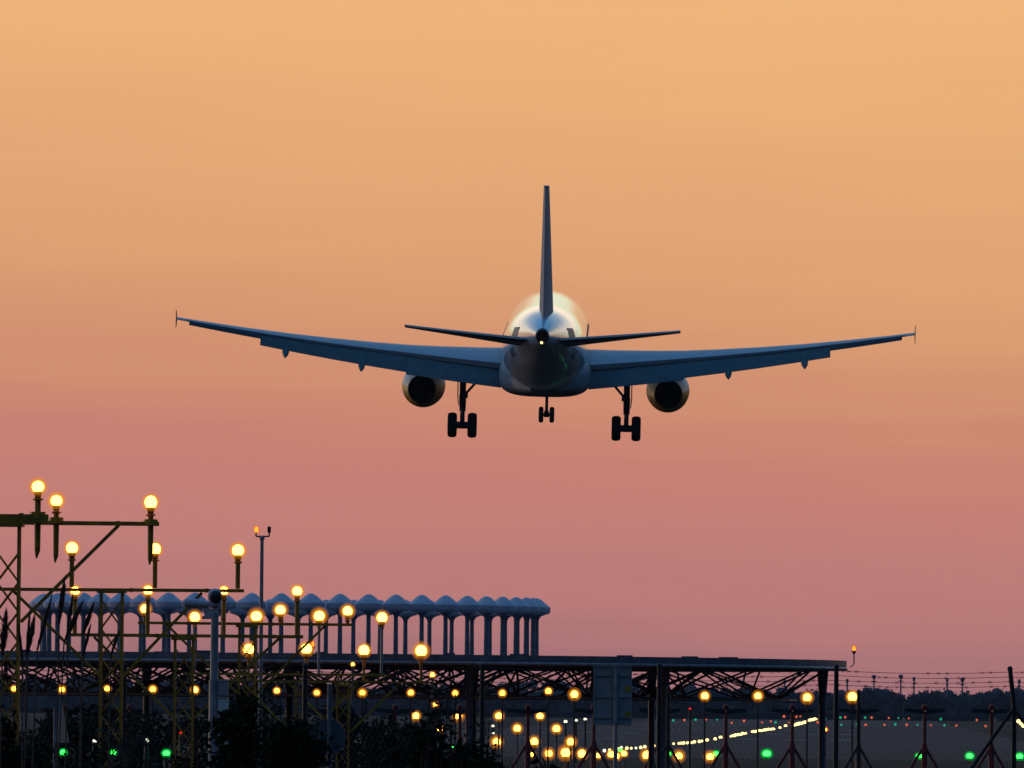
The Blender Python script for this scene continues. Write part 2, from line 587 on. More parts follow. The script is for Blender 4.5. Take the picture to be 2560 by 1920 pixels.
# ---------------------------------------------------------------- airliner
def airliner():
    org = at(1365, 857, 410)
    rt = bpy.data.objects.new('airliner', None)
    col.objects.link(rt)
    rt.location = org
    rt.rotation_mode = 'QUATERNION'
    q = Matrix.Rotation(R(-0.75), 4, 'Z') @ Matrix.Rotation(R(4.6), 4, 'X') @ Matrix.Rotation(R(0.75), 4, 'Y')
    rt.rotation_quaternion = q.to_quaternion()
    tag(rt, 'white twin-engine airliner landing with wheels and flaps down, seen from behind', 'airliner')
    P = lambda name, mb, mt, par=None, sm=True, ang=40: mesh_obj(name, mb, mt, par or rt, None, sm, ang)

    def ell(y, rw, rh, zc, n=40, p=2.0):
        out = []
        for k in range(n):
            a = 2 * math.pi * k / n
            c, s = math.cos(a), math.sin(a)
            out.append(Vector((rw * math.copysign(abs(c) ** (2 / p), c), y, zc + rh * math.copysign(abs(s) ** (2 / p), s))))
        return out

    prof = [(18.1, .03, .03, -.55), (17.8, .42, .40, -.52), (17.2, .85, .82, -.46), (16.2, 1.30, 1.28, -.34), (15, 1.65, 1.66, -.2), (13.8, 1.86, 1.90, -.09),
            (12.4, 1.96, 2.04, -.01), (11, 1.975, 2.07, 0), (5, 1.975, 2.07, 0), (0, 1.975, 2.07, 0), (-5.5, 1.975, 2.07, 0), (-7.5, 1.95, 2.03, .04),
            (-9.5, 1.86, 1.91, .15), (-11.5, 1.68, 1.72, .32), (-13.3, 1.44, 1.49, .52), (-15, 1.16, 1.23, .71), (-16.5, .90, .98, .86), (-17.8, .66, .74, .96),
            (-18.8, .46, .53, 1.02), (-19.5, .31, .36, 1.05)]
    fus = P('fuselage', MB().rings([ell(*s_) for s_ in prof]), 'white_paint', None, True, 60)
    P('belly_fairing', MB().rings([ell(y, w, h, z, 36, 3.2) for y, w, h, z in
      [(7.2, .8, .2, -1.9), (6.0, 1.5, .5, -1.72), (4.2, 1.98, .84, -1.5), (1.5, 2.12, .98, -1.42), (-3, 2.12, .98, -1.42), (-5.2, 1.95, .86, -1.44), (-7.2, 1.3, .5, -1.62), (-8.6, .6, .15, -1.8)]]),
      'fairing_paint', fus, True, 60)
    P('exhaust', MB().lathe([(.32, .05), (.28, -.30), (.25, -.36), (.235, -.3), (.22, -.2), (.01, -.16)], (0, -19.45, 1.05), 20, 'Y'), 'soot', fus)
    P('tail_light', MB().sphere((-.02, -19.9, .78), .06, 10, 8), 'lamp_white', fus)

    def section(xc, yle, yte, zq, tc_, inc, xn=13, lo=0.0, hi=1.0):
        """closed aerofoil ring in a plane x = const; inc tilts the leading edge up"""
        ch = yle - yte
        up, dn = [], []
        for i in range(xn):
            s = lo + (hi - lo) * (1 - math.cos(math.pi * i / (xn - 1))) / 2
            th = 5 * tc_ * (.2969 * math.sqrt(s) - .126 * s - .3516 * s * s + .2843 * s ** 3 - .1030 * s ** 4)
            cam_ = 0.018 * 4 * s * (1 - s)
            up.append((s, cam_ + th))
            dn.append((s, cam_ - th))
        pts = up + dn[::-1][:-1] if lo == 0 else up + dn[::-1]
        out = []
        for s, z in pts:
            dy, dz = (.25 - s) * ch, z * ch
            out.append(Vector((xc, yle - .25 * ch + dy * math.cos(inc) - dz * math.sin(inc), zq + dz * math.cos(inc) + dy * math.sin(inc))))
        return out

    def patch(y0, y1, a0, a1, sgn, out_=.012):
        """a panel lying on the fuselage skin between two stations and two angles"""
        def sk(y, a, o_):
            for u_, w_ in zip(prof, prof[1:]):
                if w_[0] <= y <= u_[0]:
                    f_ = (y - u_[0]) / (w_[0] - u_[0])
                    rw, rh, zc = (u_[q_] + (w_[q_] - u_[q_]) * f_ for q_ in (1, 2, 3))
                    return Vector((sgn * (rw + o_) * math.cos(R(a)), y, zc + (rh + o_) * math.sin(R(a))))
        nA = 6
        rr = []
        for i in range(5):
            y = y0 + (y1 - y0) * i / 4
            rr.append([sk(y, a0 + (a1 - a0) * k / nA, out_) for k in range(nA + 1)] + [sk(y, a1 - (a1 - a0) * k / nA, -.03) for k in range(nA + 1)])
        return MB().rings(rr)

    WLE = lambda x: 4.9 - .51 * (x - 1.6)
    WTE = lambda x: -2.0 + .06 * (x - 1.6) if x < 6.4 else -1.71 - .262 * (x - 6.4)
    def WZ(x):
        t_ = (x - 1.6) / 15.45
        return -0.92 + 1.80 * (.45 * t_ + .55 * t_ * t_)
    WT = lambda x: .128 - .045 * (x - 1.6) / 15.45
    WI = lambda x: R(3.6 - 5.2 * (x - 1.6) / 15.45)

    def te_point(x, s, up=0.0):
        ch = WLE(x) - WTE(x)
        dy = (.25 - s) * ch
        return Vector((x, WLE(x) - .25 * ch + dy * math.cos(WI(x)) - up * math.sin(WI(x)), WZ(x) + dy * math.sin(WI(x)) + up * math.cos(WI(x))))

    def mir(mb, sgn):
        if sgn < 0:
            mb.v = [Vector((-p.x, p.y, p.z)) for p in mb.v]
            mb.f = [f[::-1] for f in mb.f]
        return mb

    for sgn in (-1, 1):
        cut = lambda x: .86 if x < 16.6 else 1.0
        xs_ = [1.2, 3, 5, 6.4, 8, 10, 12, 14, 16, 16.58, 16.6, 17.05]
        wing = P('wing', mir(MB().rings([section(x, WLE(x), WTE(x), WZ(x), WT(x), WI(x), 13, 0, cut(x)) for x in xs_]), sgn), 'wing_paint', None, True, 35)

        def slab(x0, x1, s0, ch0, ch1, ang, drop, thick, n=4):
            """a flap: rounded nose under the wing's rear edge, reaching back and down"""
            rr = []
            for i in range(n + 1):
                x = x0 + (x1 - x0) * i / n
                ch = ch0 + (ch1 - ch0) * i / n
                p = te_point(x, s0) + Vector((0, 0, -drop))
                d = Vector((0, -math.cos(R(ang)), -math.sin(R(ang))))
                nn = Vector((0, -math.sin(R(ang)), math.cos(R(ang))))
                prof_ = [(0, -.35), (0, .35), (.10, .8), (.3, 1.0), (.65, .62), (1.0, .08), (1.0, -.08), (.5, -.5), (.12, -.7)]
                rr.append([p + d * (a_ * ch) + nn * (b_ * thick * ch) for a_, b_ in prof_])
            return mir(MB().rings(rr), sgn)

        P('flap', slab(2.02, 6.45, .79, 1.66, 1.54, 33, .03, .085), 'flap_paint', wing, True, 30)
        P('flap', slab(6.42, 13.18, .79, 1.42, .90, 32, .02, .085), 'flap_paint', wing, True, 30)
        P('aileron', slab(13.15, 16.45, .84, .50, .38, 24, .0, .12), 'dark_arm_and_shade', wing, True, 30)  # near-black colour paints in the shade seen along the aileron
        tp = [(17.06, -3.0), (17.06, -4.45)]
        z0 = WZ(17.05)
        ring = lambda x, k: [Vector((x, y, z)) for y, z in ((-3.5, z0 + .03), (-4.25, z0 + .42), (-4.6, z0 + .46), (-4.45, z0), (-4.6, z0 - .37), (-4.25, z0 - .35))]
        P('wingtip_fence', mir(MB().rings([ring(17.04, 0), ring(17.062, 1)]), sgn), 'flap_paint', wing, False)
        for xf in (8.5, 12.0):
            a = te_point(xf, .45) + Vector((0, 0, -.20))
            b_ = te_point(xf, .90) + Vector((0, 0, -.42))
            c_ = te_point(xf, 1.0) + Vector((0, -.45, -.78 if xf < 10 else -.68))
            d_ = c_ + Vector((0, -.45, -.16))
            P('flap_track_fairing', mir(MB().path([a, a * .6 + b_ * .4, b_, c_, d_], [.03, .15, .19, .15, .04], 10), sgn), 'flap_paint', wing)
        ex, ez = 5.75, -2.28
        eng = P('engine', mir(MB().lathe([(.80, 6.05), (.86, 6.25), (.93, 6.15), (1.0, 5.2), (1.02, 4.0), (.99, 2.8), (.90, 1.6), (.76, .7), (.66, .15)], (ex, 0, ez), 40, 'Y'), sgn), 'cowl', None, True, 60)
        P('exhaust_nozzle', mir(MB().lathe([(.66, .15), (.63, .08), (.60, .12), (.585, 1.2), (.30, 1.6), (.26, .75), (.05, .12)], (ex, -.004, ez), 32, 'Y'), sgn), 'soot', eng)
        P('pylon', mir(MB().rings([[Vector((ex + w, y, z)) for w, y, z in ((-.10, 5.0, ez + .8), (.10, 5.0, ez + .8), (.10, .4, ez + .62), (-.10, .4, ez + .62))],
                                   [Vector((ex + w, y, z)) for w, y, z in ((-.16, 4.2, ez + 1.12), (.16, 4.2, ez + 1.12), (.16, -.2, ez + 1.15), (-.16, -.2, ez + 1.15))],
                                   [Vector((ex + w, y, z)) for w, y, z in ((-.16, 2.2, ez + 1.62), (.16, 2.2, ez + 1.62), (.16, -.6, ez + 1.6), (-.16, -.6, ez + 1.6))]]), sgn), 'white_paint', eng)
        # main gear
        gx, gy, za = 3.82, -.5, -3.90
        leg = P('landing_gear', mir(MB().tube((gx, gy, -.9), (gx, gy, -2.5), .15, .15, 12).tube((gx, gy, -2.5), (gx, gy, -3.25), .17, .15, 12).tube((gx, gy, -3.25), (gx, gy, za - .1), .11, .11, 12)
                .lathe([(.16, -.16), (.19, 0), (.16, .16)], (gx, gy, za), 10).tube((gx - .5, gy, za), (gx + .5, gy, za), .085, None, 10).tube((gx - .27, gy, za), (gx + .27, gy, za), .17, None, 10)
                .tube((gx, gy - .25, za + .22), (gx, gy - .08, -3.1), .07, .07, 6), sgn), 'gear')
        P('side_brace', mir(MB().tube((gx - .12, gy, -2.45), (gx - 1.35, gy + .1, -1.05), .06, None, 8).box((gx - .16, gy, -2.5), (.16, .2, .26)), sgn), 'gear', leg)
        P('gear_door', mir(MB().rings([[Vector((gx + x_, gy + y_, z_)) for x_, y_ in ((.20, -.45), (.25, -.45), (.25, .45), (.20, .45))] for z_, in ((-1.0,), (-2.1,), (-2.55,))]
                                      + [[Vector((gx + x_, gy + y_, -2.95)) for x_, y_ in ((.17, -.15), (.21, -.15), (.21, .15), (.17, .15))]]), sgn), 'white_paint', leg, False)
        for wx in (-.465, .465):
            P('wheel', mir(MB().lathe([(.26, -.19), (.44, -.215), (.52, -.20), (.565, -.14), (.585, -.05), (.585, .05), (.565, .14), (.52, .20), (.44, .215), (.26, .19), (.22, .08), (.02, .06)],
                                      (gx + wx, gy, za), 28, 'X'), sgn), 'tyre', leg)
        # tailplane, trimmed nose-down
        def tsec(x, lo, hi):
            t_ = (x - .5) / 5.72
            yle, yte, z = -14.3 - 3.25 * t_, -17.9 - 1.35 * t_, .50 + .80 * t_
            return section(x, yle, yte, z, .105 - .03 * t_, R(-6.3 + 3.0 * t_), 9, lo, hi)
        tx = [.3, 2, 4, 5.8, 6.14]
        tpn = P('tailplane', mir(MB().rings([tsec(x, 0, .70) for x in tx]), sgn), 'wing_paint', None, True, 35)
        P('elevator', mir(MB().rings([tsec(x, .71, 1.0) for x in (.75, 2, 4, 6.05)]), sgn), 'flap_paint', tpn, True, 35)
        P('trim_plate', patch(-13.2, -14.9, 6, 27, sgn), 'scuff', fus)
        P('lit_side_patch', patch(-12.6, -13.7, -24, -9, sgn), 'lit_sheen', fus)  # added reflective patch standing in for light caught on the fuselage side
        wr = MB()
        for i in range(30):
            y = 12.0 - i * .62
            wr.box((1.941, y, .38), (.014, .24, .30))
        P('window_row', mir(wr, sgn), 'scuff', fus, False)
    # fin and rudder: the section lies in a level plane
    def fsec(z, lo, hi):
        t_ = (z - 1.5) / 6.2
        yle, yte, tk = -10.6 - 6.5 * t_, -17.3 - 2.35 * t_, .098
        return [Vector((p.z, p.y, z)) for p in section(0, yle, yte, 0, tk, 0, 9, lo, hi)]
    def flat(r):
        return r
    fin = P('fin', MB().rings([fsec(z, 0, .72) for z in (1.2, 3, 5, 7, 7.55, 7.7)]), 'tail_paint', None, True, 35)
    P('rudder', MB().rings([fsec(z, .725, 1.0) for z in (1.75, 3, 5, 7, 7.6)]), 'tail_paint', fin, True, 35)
    P('dorsal_fillet', MB().rings([[Vector((x_, y_, z_)) for x_, y_, z_ in ((-.02, -6.5, 2.04), (.02, -6.5, 2.04), (0, -6.5, 2.1))],
                                   [Vector((x_, y_, z_)) for x_, y_, z_ in ((-.3, -11.8, 1.7), (.3, -11.8, 1.7), (0, -11.8, 2.9))]]), 'white_paint', fin)
    # nose gear
    ny, nz_ = 10.7, -3.86
    ng = P('nose_gear', MB().tube((0, ny, -1.8), (0, ny, -2.9), .12, .11, 12).tube((0, ny, -2.9), (0, ny, nz_), .075, None, 12).tube((-.28, ny, nz_), (.28, ny, nz_), .06, None, 10)
           .lathe([(.12, -.12), (.15, 0), (.10, .2)], (0, ny, nz_), 10).box((0, ny - .12, -2.75), (.30, .1, .26)).box((0, ny + .1, -3.3), (.12, .3, .4)), 'gear')
    for wx in (-.26, .26):
        P('wheel', MB().lathe([(.15, -.09), (.30, -.115), (.36, -.09), (.385, -.03), (.385, .03), (.36, .09), (.30, .115), (.15, .09), (.02, .05)], (wx, ny, nz_), 24, 'X'), 'tyre', ng)
    for wx in (-.42, .42):
        P('gear_door', MB().rings([[Vector((wx + a_, y_, z_)) for a_, z_ in ((-.02, -2.0), (.02, -2.0), (.02, -2.5), (-.02, -2.5))] for y_ in (9.9, 12.0)]), 'white_paint', ng, False)


airliner()

# ---------------------------------------------------------------- beacon platform with its ring of antennas
DY = 227.0
DC = at(724, 1640, DY)
DC.z = 0
DZ = 3.86


def platform():
    t = Thing('antenna_platform', 'huge round blue-grey steel platform on lattice framing carrying the mushroom antennas', 'platform', DC)
    pt = lambda r, a, z: DC + Vector((r * math.cos(a), r * math.sin(a), z))
    n = 48
    t.part('deck', MB().lathe([(14.25, DZ - .05), (14.25, DZ), (0.01, DZ + .002)], DC, 96), 'blue_steel', None, True, 30)
    rim = MB()
    ringp = lambda r, z: [pt(r, 2 * math.pi * k / 96, z) for k in range(96)]
    for r0, r1, z0, z1 in ((14.26, 14.36, DZ - .135, DZ + .012),):
        rim.rings([ringp(r0, z0), ringp(r1, z0), ringp(r1, z1), ringp(r0, z1)], False, True)
    t.part('rim', rim, 'blue_steel', None, True, 30)
    tb = MB()
    rs = []
    for k in range(8):
        a = 2 * math.pi * k / 8
        rs.append(ringp(14.34 + .05 * math.cos(a), DZ - .19 + .05 * math.sin(a)))
    t.part('edge_tube', tb.rings(rs, False, True), 'grey_steel')
    # space frame
    zt, zb = DZ - .24, DZ - .98
    lat = MB()
    for top_r, bot_r, NS in (([8.3, 11.0, 13.8], [7.0, 9.7, 12.7], 24), ([2.8, 5.6], [1.4, 4.2], 12)):
        for i, r in enumerate(top_r):
            for k in range(NS):
                a0, a1 = 2 * math.pi * k / NS, 2 * math.pi * (k + 1) / NS
                am = (a0 + a1) / 2
                lat.tube(pt(r, a0, zt), pt(r, a1, zt), .03, None, 6, False)
                for aa in (a0, a1):
                    lat.tube(pt(bot_r[i], am, zb), pt(r, aa, zt), .027, None, 6, False)
                    if i:
                        lat.tube(pt(bot_r[i], am, zb), pt(top_r[i - 1], aa, zt), .025, None, 6, False)
                if i:
                    lat.tube(pt(top_r[i - 1], a0, zt), pt(r, a0, zt), .028, None, 6, False)
                    lat.tube(pt(bot_r[i], am, zb), pt(bot_r[i - 1], am, zb), .022, None, 6, False)
                lat.tube(pt(bot_r[i], am, zb), pt(bot_r[i], am + 2 * math.pi / NS, zb), .022, None, 6, False)
    for k in range(24):
        a0 = 2 * math.pi * k / 24
        lat.tube(pt(12.7, a0 + math.pi / 24, zb), pt(13.05, a0 + math.pi / 24, zb - .04), .022, None, 6, False)
    t.part('truss_lattice', lat, 'truss_grey')
    hoop = MB()
    for k in range(96):
        hoop.tube(pt(13.05, 2 * math.pi * k / 96, zb - .04), pt(13.05, 2 * math.pi * (k + 1) / 96, zb - .04), .028, None, 6, False)
    t.part('lower_hoop', hoop, 'grey_steel')
    for x_, y_ in ((13.75, 0), (9.5, -9.6), (4.7, -12.5), (-4.2, -12.6), (-9.6, -9.5), (-13.7, 0), (9.5, 9.6), (4.7, 12.5), (-4.2, 12.6), (-9.6, 9.5), (0, 0)):
        p = DC + Vector((x_, y_, 0))
        t.part('column', MB().tube(p, p + Vector((0, 0, DZ - 1.0)), .09, .09, 12).tube(p + Vector((0, 0, DZ - 1.0)), p + Vector((0, 0, DZ - .2)), .09, .15, 12), 'dark_steel')
    bx = MB()
    for k in range(30):
        a = 2 * math.pi * (k + random.uniform(-.2, .2)) / 30
        p = pt(random.choice((13.9, 12.4, 9)), a, DZ + .03)
        bx.box(p, (random.uniform(.15, .5), .2, .06))
    t.part('cable_tray', bx, 'dark_steel', None, False)


platform()
NA = 54
ring = []
for k in range(NA):
    a = 2 * math.pi * (k + 0.42) / NA
    p = DC + Vector((6.37 * math.cos(a), 6.37 * math.sin(a), DZ + .004))
    ring.append((p, math.sin(a) < 0))
proto = None


def antenna(p, label):
    global proto
    if proto is None:
        t = Thing('mushroom_antenna', label, 'antenna', p, 'mushroom antennas in a ring on the platform')
        t.part('post', MB().lathe([(.15, 0), (.15, .03), (.062, .05), (.054, .95), (.062, 1.02), (.11, 1.09), (.20, 1.13)], p, 16), 'post_grey', None, True, 50)
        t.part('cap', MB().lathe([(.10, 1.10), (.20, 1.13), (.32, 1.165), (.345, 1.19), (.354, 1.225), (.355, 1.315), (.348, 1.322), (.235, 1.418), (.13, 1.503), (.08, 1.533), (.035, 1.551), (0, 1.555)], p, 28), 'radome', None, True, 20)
        proto = t.o
        return t.o
    c = copy_tree(proto)
    c.location = p
    c['label'] = label
    return c


pxof = lambda p: (p - Vector((0, 0, CAM_H))).dot(RT) / (p - Vector((0, 0, CAM_H))).dot(_Fw)
front = sorted([p for p, f in ring if f], key=lambda p: -pxof(p))
rear = sorted([p for p, f in ring if not f], key=lambda p: -pxof(p))
for i, p in enumerate(front):
    antenna(p, 'mushroom antenna in the near half of the ring, %s from its right end' % ORD[i + 1])
for i, p in enumerate(rear):
    antenna(p, 'mushroom antenna in the far half of the ring, %s from its right end' % ORD[i + 1])

# ---------------------------------------------------------------- lamps
def lamp_on_stem(name, label, px, py, y, r, stem_py, group, stem_w=.035, mtl='yellow', core='lamp_amber', tail=None, spread=0.82):
    r *= random.uniform(.92, 1.07)
    spread *= random.uniform(.8, 1.2)
    c = at(px, py, y)
    base = at(px, stem_py, y)
    base.x = c.x
    t = Thing(name, label, 'light', base, group)
    st = MB().tube(base, c - Vector((0, 0, r * .9)), stem_w, None, 10).lathe([(stem_w, -r * 2.3), (stem_w * 1.7, -r * 2.2), (stem_w * 1.7, -r * 1.95), (stem_w * 1.2, -r * 1.9)], c, 10)
    t.part('stem', st, mtl)
    if tail:
        tl_ = at(px, tail, y)
        t.part('hanging_tube', MB().path([base, Vector((c.x, y, tl_.z + .09)), Vector((c.x - .01, y, tl_.z))], [stem_w * 1.1, stem_w * .95, .008], 8)
               .lathe([(stem_w * 2.6, -.03), (stem_w * 2.6, .05)], base, 8), mtl)
    t.part('housing', MB().lathe([(stem_w, -r * 1.9), (r * .55, -r * 1.5), (r * .75, -r * .8)], c, 14), 'black')
    lp = t.part('lamp', MB().sphere(c, r, 18, 12, random.uniform(.92, 1.1)), core)
    for q_, mq in ((1.16, 'halo_one'), (1.36, 'halo_two'), (1.62, 'halo_three'), (1.95, 'halo_four')):
        t.part('halo_shell', MB().sphere(c, r * (1 + (q_ - 1) * spread), 20, 12), mq, lp)  # added emissive shells imitating bloom around the lamp core
    return t


G1 = 'amber approach lights on the lattice towers'
APPR = [  # px, py, y, radius px, stem foot py, hanging tail py, label
    (95, 1217, 105, 15.5, 1290, 1396, 'highest and largest amber globe light, on the thick beam at the left edge'),
    (141, 1252, 115, 14, 1303, 1407, 'amber globe light just right of the highest one, on the top crossbar'),
    (377, 1256, 115, 14.5, 1308, 1412, 'amber globe light at the right end of the topmost crossbar'),
    (180, 1370, 132, 14.5, 1468, None, 'amber globe light on a tall stem above the second crossbar, leftmost of three'),
    (388, 1373, 132, 13, 1470, None, 'amber globe light on the second crossbar, middle of three, behind a hanging tube'),
    (595, 1376, 132, 14, 1472, None, 'amber globe light on a tall stem at the right end of the second crossbar'),
    (188, 1477, 147, 11, 1586, None, 'smaller amber light overlapped by the second crossbar, leftmost of three'),
    (370, 1476, 147, 11, 1588, None, 'smaller amber light overlapped by the second crossbar, middle of three'),
    (560, 1477, 147, 11, 1589, None, 'smaller amber light level with the second crossbar, beside the security camera'),
    (743, 1478, 147, 12.5, 1590, None, 'amber globe light standing above the mushroom caps right of the wind mast'),
    (363, 1522, 161, 11.5, 1556, None, 'amber light at the left end of the short third crossbar'),
    (532, 1528, 161, 6, 1557, None, 'small amber light mostly hidden behind the camera pole'),
    (701, 1525, 161, 12.5, 1558, None, 'amber light on the third crossbar between two mushroom posts'),
    (869, 1528, 161, 12, 1560, None, 'amber light at the right end of the third crossbar'),
    (487, 1543, 175, 11.5, 1685, None, 'amber light left of the camera pole, on a long pale stem'),
    (641, 1541, 175, 13, 1685, None, 'amber light beside the lower part of the wind mast'),
    (798, 1540, 175, 12, 1686, None, 'amber light on a long pale stem, second from the right above the deck'),
    (955, 1544, 175, 13.5, 1688, None, 'rightmost amber light among the mushroom posts, on a long pale stem'),
    (622, 1623, 190, 12, 1702, None, 'amber light at deck level, leftmost of four'),
    (766, 1622, 190, 12.5, 1703, None, 'amber light at deck level beside the small red lamp'),
    (910, 1626, 190, 12.5, 1704, None, 'amber light at deck level, third of four from the left'),
    (1053, 1627, 190, 13, 1705, None, 'amber light at deck level, rightmost of four, under the antenna posts'),
]
for px, py, y, rp, sp_, tail, lab in APPR:
    pale = y == 175
    lamp_on_stem('approach_light', lab, px, py, y, rp * y / FPX, sp_, G1, .028 if pale else .036 if y < 150 else .03, 'grey_steel' if pale else 'yellow', tail=tail)


def light_tower(label, y, x0, x1, top, cross, braces, rails=()):
    """lattice tower of two pairs of chords with a crossbar; pixels at distance y"""
    A, B = at(x0, top, y), at(x1, top, y)
    dpt = abs(B.x - A.x)
    t = Thing('light_tower', label, 'tower', Vector(((A.x + B.x) / 2, y + dpt / 2, 0)), 'yellow lattice towers carrying the approach lights')
    zt = A.z
    w = .036
    for x_ in (A.x, B.x):
        for yy in (y, y + dpt):
            t.part('leg', MB().bar((x_, yy, 0), (x_, yy, zt), w, w), 'yellow', None, False)
    lat = MB()
    step = dpt * 1.35
    z = .3
    while z + step < zt:
        for (p, q) in (((A.x, y), (B.x, y)), ((A.x, y + dpt), (B.x, y + dpt)), ((A.x, y), (A.x, y + dpt)), ((B.x, y), (B.x, y + dpt))):
            lat.bar((p[0], p[1], z), (q[0], q[1], z + step), .016, .016)
            lat.bar((p[0], p[1], z + step), (q[0], q[1], z), .016, .016)
        z += step
    t.part('lattice', lat, 'yellow', None, False)
    t.part('header', MB().box(((A.x + B.x) / 2, y + dpt / 2, zt + .03), (dpt + .12, dpt + .12, .06)), 'yellow', None, False)
    for (px0, py0, px1, py1, th) in cross:
        p, q = at(px0, py0, y - .03), at(px1, py1, y - .03)
        t.part('crossbar', MB().bar(p, q, th, th), 'yellow', None, False)
        for i in range(4):
            c = p.lerp(q, (i + .5) / 4)
            t.part('clamp', MB().box(c, (.05, th * 1.15, th * 1.25)), 'yellow', None, False)
    for (px0, py0, px1, py1) in braces:
        t.part('brace', MB().bar(at(px0, py0, y), at(px1, py1, y), .05, .045), 'yellow', None, False)
    return t


TOP = 'yellow lattice tower at the left edge carrying the highest crossbar'
light_tower(TOP, 115, -8, 47, 1316, [(-420, 1302, 398, 1310, .055)], [(296, 1314, 52, 1555), (-255, 1310, -12, 1555)])
light_tower('stubby yellow lattice tower just beyond the left edge holding the thick beam', 105, -92, -30, 1308, [(-420, 1293, 121, 1297, .105)], [])
light_tower('yellow lattice tower with the wide second crossbar, left of the camera pole', 132, 252, 305, 1482, [(-140, 1472, 610, 1477, .05)], [(505, 1482, 308, 1690), (34, 1478, 249, 1690)])
light_tower('yellow lattice tower with the fourth crossbar, half hidden behind the camera pole', 147, 437, 482, 1600, [(174, 1587, 758, 1592, .055)], [(700, 1594, 485, 1795), (235, 1592, 434, 1795)])
light_tower('yellow lattice tower with the third crossbar, between wind mast and camera pole', 161, 598, 637, 1568, [(345, 1557, 882, 1562, .05)], [(815, 1562, 640, 1735), (415, 1560, 595, 1735)])
light_tower('yellow lattice tower with double rails below the deck edge', 175, 739, 762, 1706, [(460, 1684, 975, 1688, .05), (530, 1701, 940, 1705, .05)], [(900, 1706, 765, 1840), (605, 1706, 736, 1840)])
light_tower('farthest yellow lattice tower, standing right of the round sign', 190, 843, 872, 1716, [(590, 1703, 1085, 1707, .045)], [(1000, 1708, 875, 1830), (720, 1706, 840, 1830)])

# the wide row of dimmer lights just before the platform
G2 = 'dim amber lights in the long row below the deck'
row = [(35, 1722, 9), (155, 1724, 9), (268, 1722, 10), (382, 1723, 10), (487, 1725, 11), (692, 1727, 9), (792, 1732, 9), (906, 1732, 9), (1027, 1732, 9), (1138, 1733, 8), (1256, 1733, 10), (1371, 1728, 10),
       (1436, 1736, 13), (1762, 1740, 12), (1895, 1740, 13), (2018, 1744, 14), (2131, 1742, 15)]
for i, (px, py, rp) in enumerate(row):
    r = rp * 209 / FPX
    if px < 1400:
        lab = 'dim amber light in the long row under the deck, %s from the left' % ORD[i + 1]
    else:
        lab = {1436: 'amber light glowing left of the grey panel, under the deck', 1762: 'amber light under the right part of the deck, leftmost of four',
               1895: 'amber light hanging below the crossed truss bars, second of four', 2018: 'amber light before the trees, left of the last deck column',
               2131: 'bright amber light beside the black braced post, right of the deck'}[px]
    lamp_on_stem('row_light', lab, px, py, 209, r * .70, 1769 + 2.6 * FPX / 209, G2, .022, 'black', core='lamp_dim' if rp < 11 else 'lamp_ground', spread=1.0)

G3 = 'amber lights in short rows on the ground beyond the platform'
low = [(882, 1661, 208, 5), (1081, 1687, 208, 8), (1088, 1761, 207, 7), (1040, 1790, 268, 10.5), (1146, 1790, 268, 12), (1247, 1790, 268, 11), (1350, 1790, 268, 11), (1100, 1821, 285, 10), (1293, 1821, 285, 12),
       (1391, 1822, 285, 12.5), (1242, 1855, 305, 13), (1336, 1854, 305, 13), (1427, 1855, 305, 13), (1040, 1882, 330, 12), (1372, 1884, 330, 13), (1414, 1882, 330, 15), (1455, 1885, 330, 14), (1495, 1889, 330, 9),
       (1617, 1888, 330, 14), (1697, 1890, 330, 13), (1775, 1892, 330, 13), (1528, 1886, 332, 11), (1541, 1890, 334, 11), (1560, 1884, 336, 10), (1331, 1886, 330, 8)]
names3 = {0: 'tiny amber light peeping through the truss below the mushroom posts', 1: 'dim amber light crossed by truss bars under the antenna ring', 2: 'amber light cut by a dark bar above the middle bush'}
rows3 = {1790: 'upper', 1821: 'second', 1822: 'second', 1855: 'third', 1854: 'third'}
cnt = {}
for i, (px, py, y, rp) in enumerate(low):
    if i in names3:
        lab = names3[i]
    elif py in rows3:
        k = rows3[py]
        cnt[k] = cnt.get(k, 0) + 1
        lab = 'amber ground light in the %s short row right of the bush, %s from the left' % (k, ORD[cnt[k]])
    else:
        lab = {1040: 'amber ground light shining through the middle bush near the frame bottom', 1372: 'amber ground light in the lowest row, left of the green-tinged one', 1414: 'large amber ground light with green tinge in the lowest row',
               1455: 'amber ground light right of the green-tinged one in the lowest row', 1495: 'small amber ground light before the foot of the red mast', 1617: 'amber ground light left of the thick deck column foot',
               1697: 'amber ground light just right of the thick deck column', 1775: 'amber ground light touching a green one, lowest row', 1528: 'amber ground light in the bright cluster at the grey panel pole, its left one',
               1541: 'amber ground light in the bright cluster at the grey panel pole, its middle one', 1560: 'amber ground light in the bright cluster at the grey panel pole, its right one',
               1331: 'small amber ground light low beside the middle bush'}[px]
    lamp_on_stem('ground_light', lab, px, py, y, rp * .70 * y / FPX, 1769 + 2.6 * FPX / y, G3, .03, 'dark_steel', core='lamp_ground', spread=1.05)


def ground_lamp(name, label, px, py, y, rp, core, halo, group, cat='light'):
    c = at(px, py, y)
    r = rp * y / FPX
    base = Vector((c.x, c.y, 0))
    if c.z - r < 0.05:
        c.z = r + .05
    t = Thing(name, label, cat, base, group)
    t.part('stem', MB().tube(base, c - Vector((0, 0, r * .7)), .05, None, 8).lathe([(r * .7, -r), (r * .8, -r * .6)], c, 10), 'black')
    lp = t.part('lamp', MB().sphere(c, r, 14, 10, .8), core)
    if halo:
        t.part('halo_shell', MB().sphere(c, r * 1.6, 14, 10, .85), halo, lp)  # added glowing shell that imitates the lamp's bloom
    return t


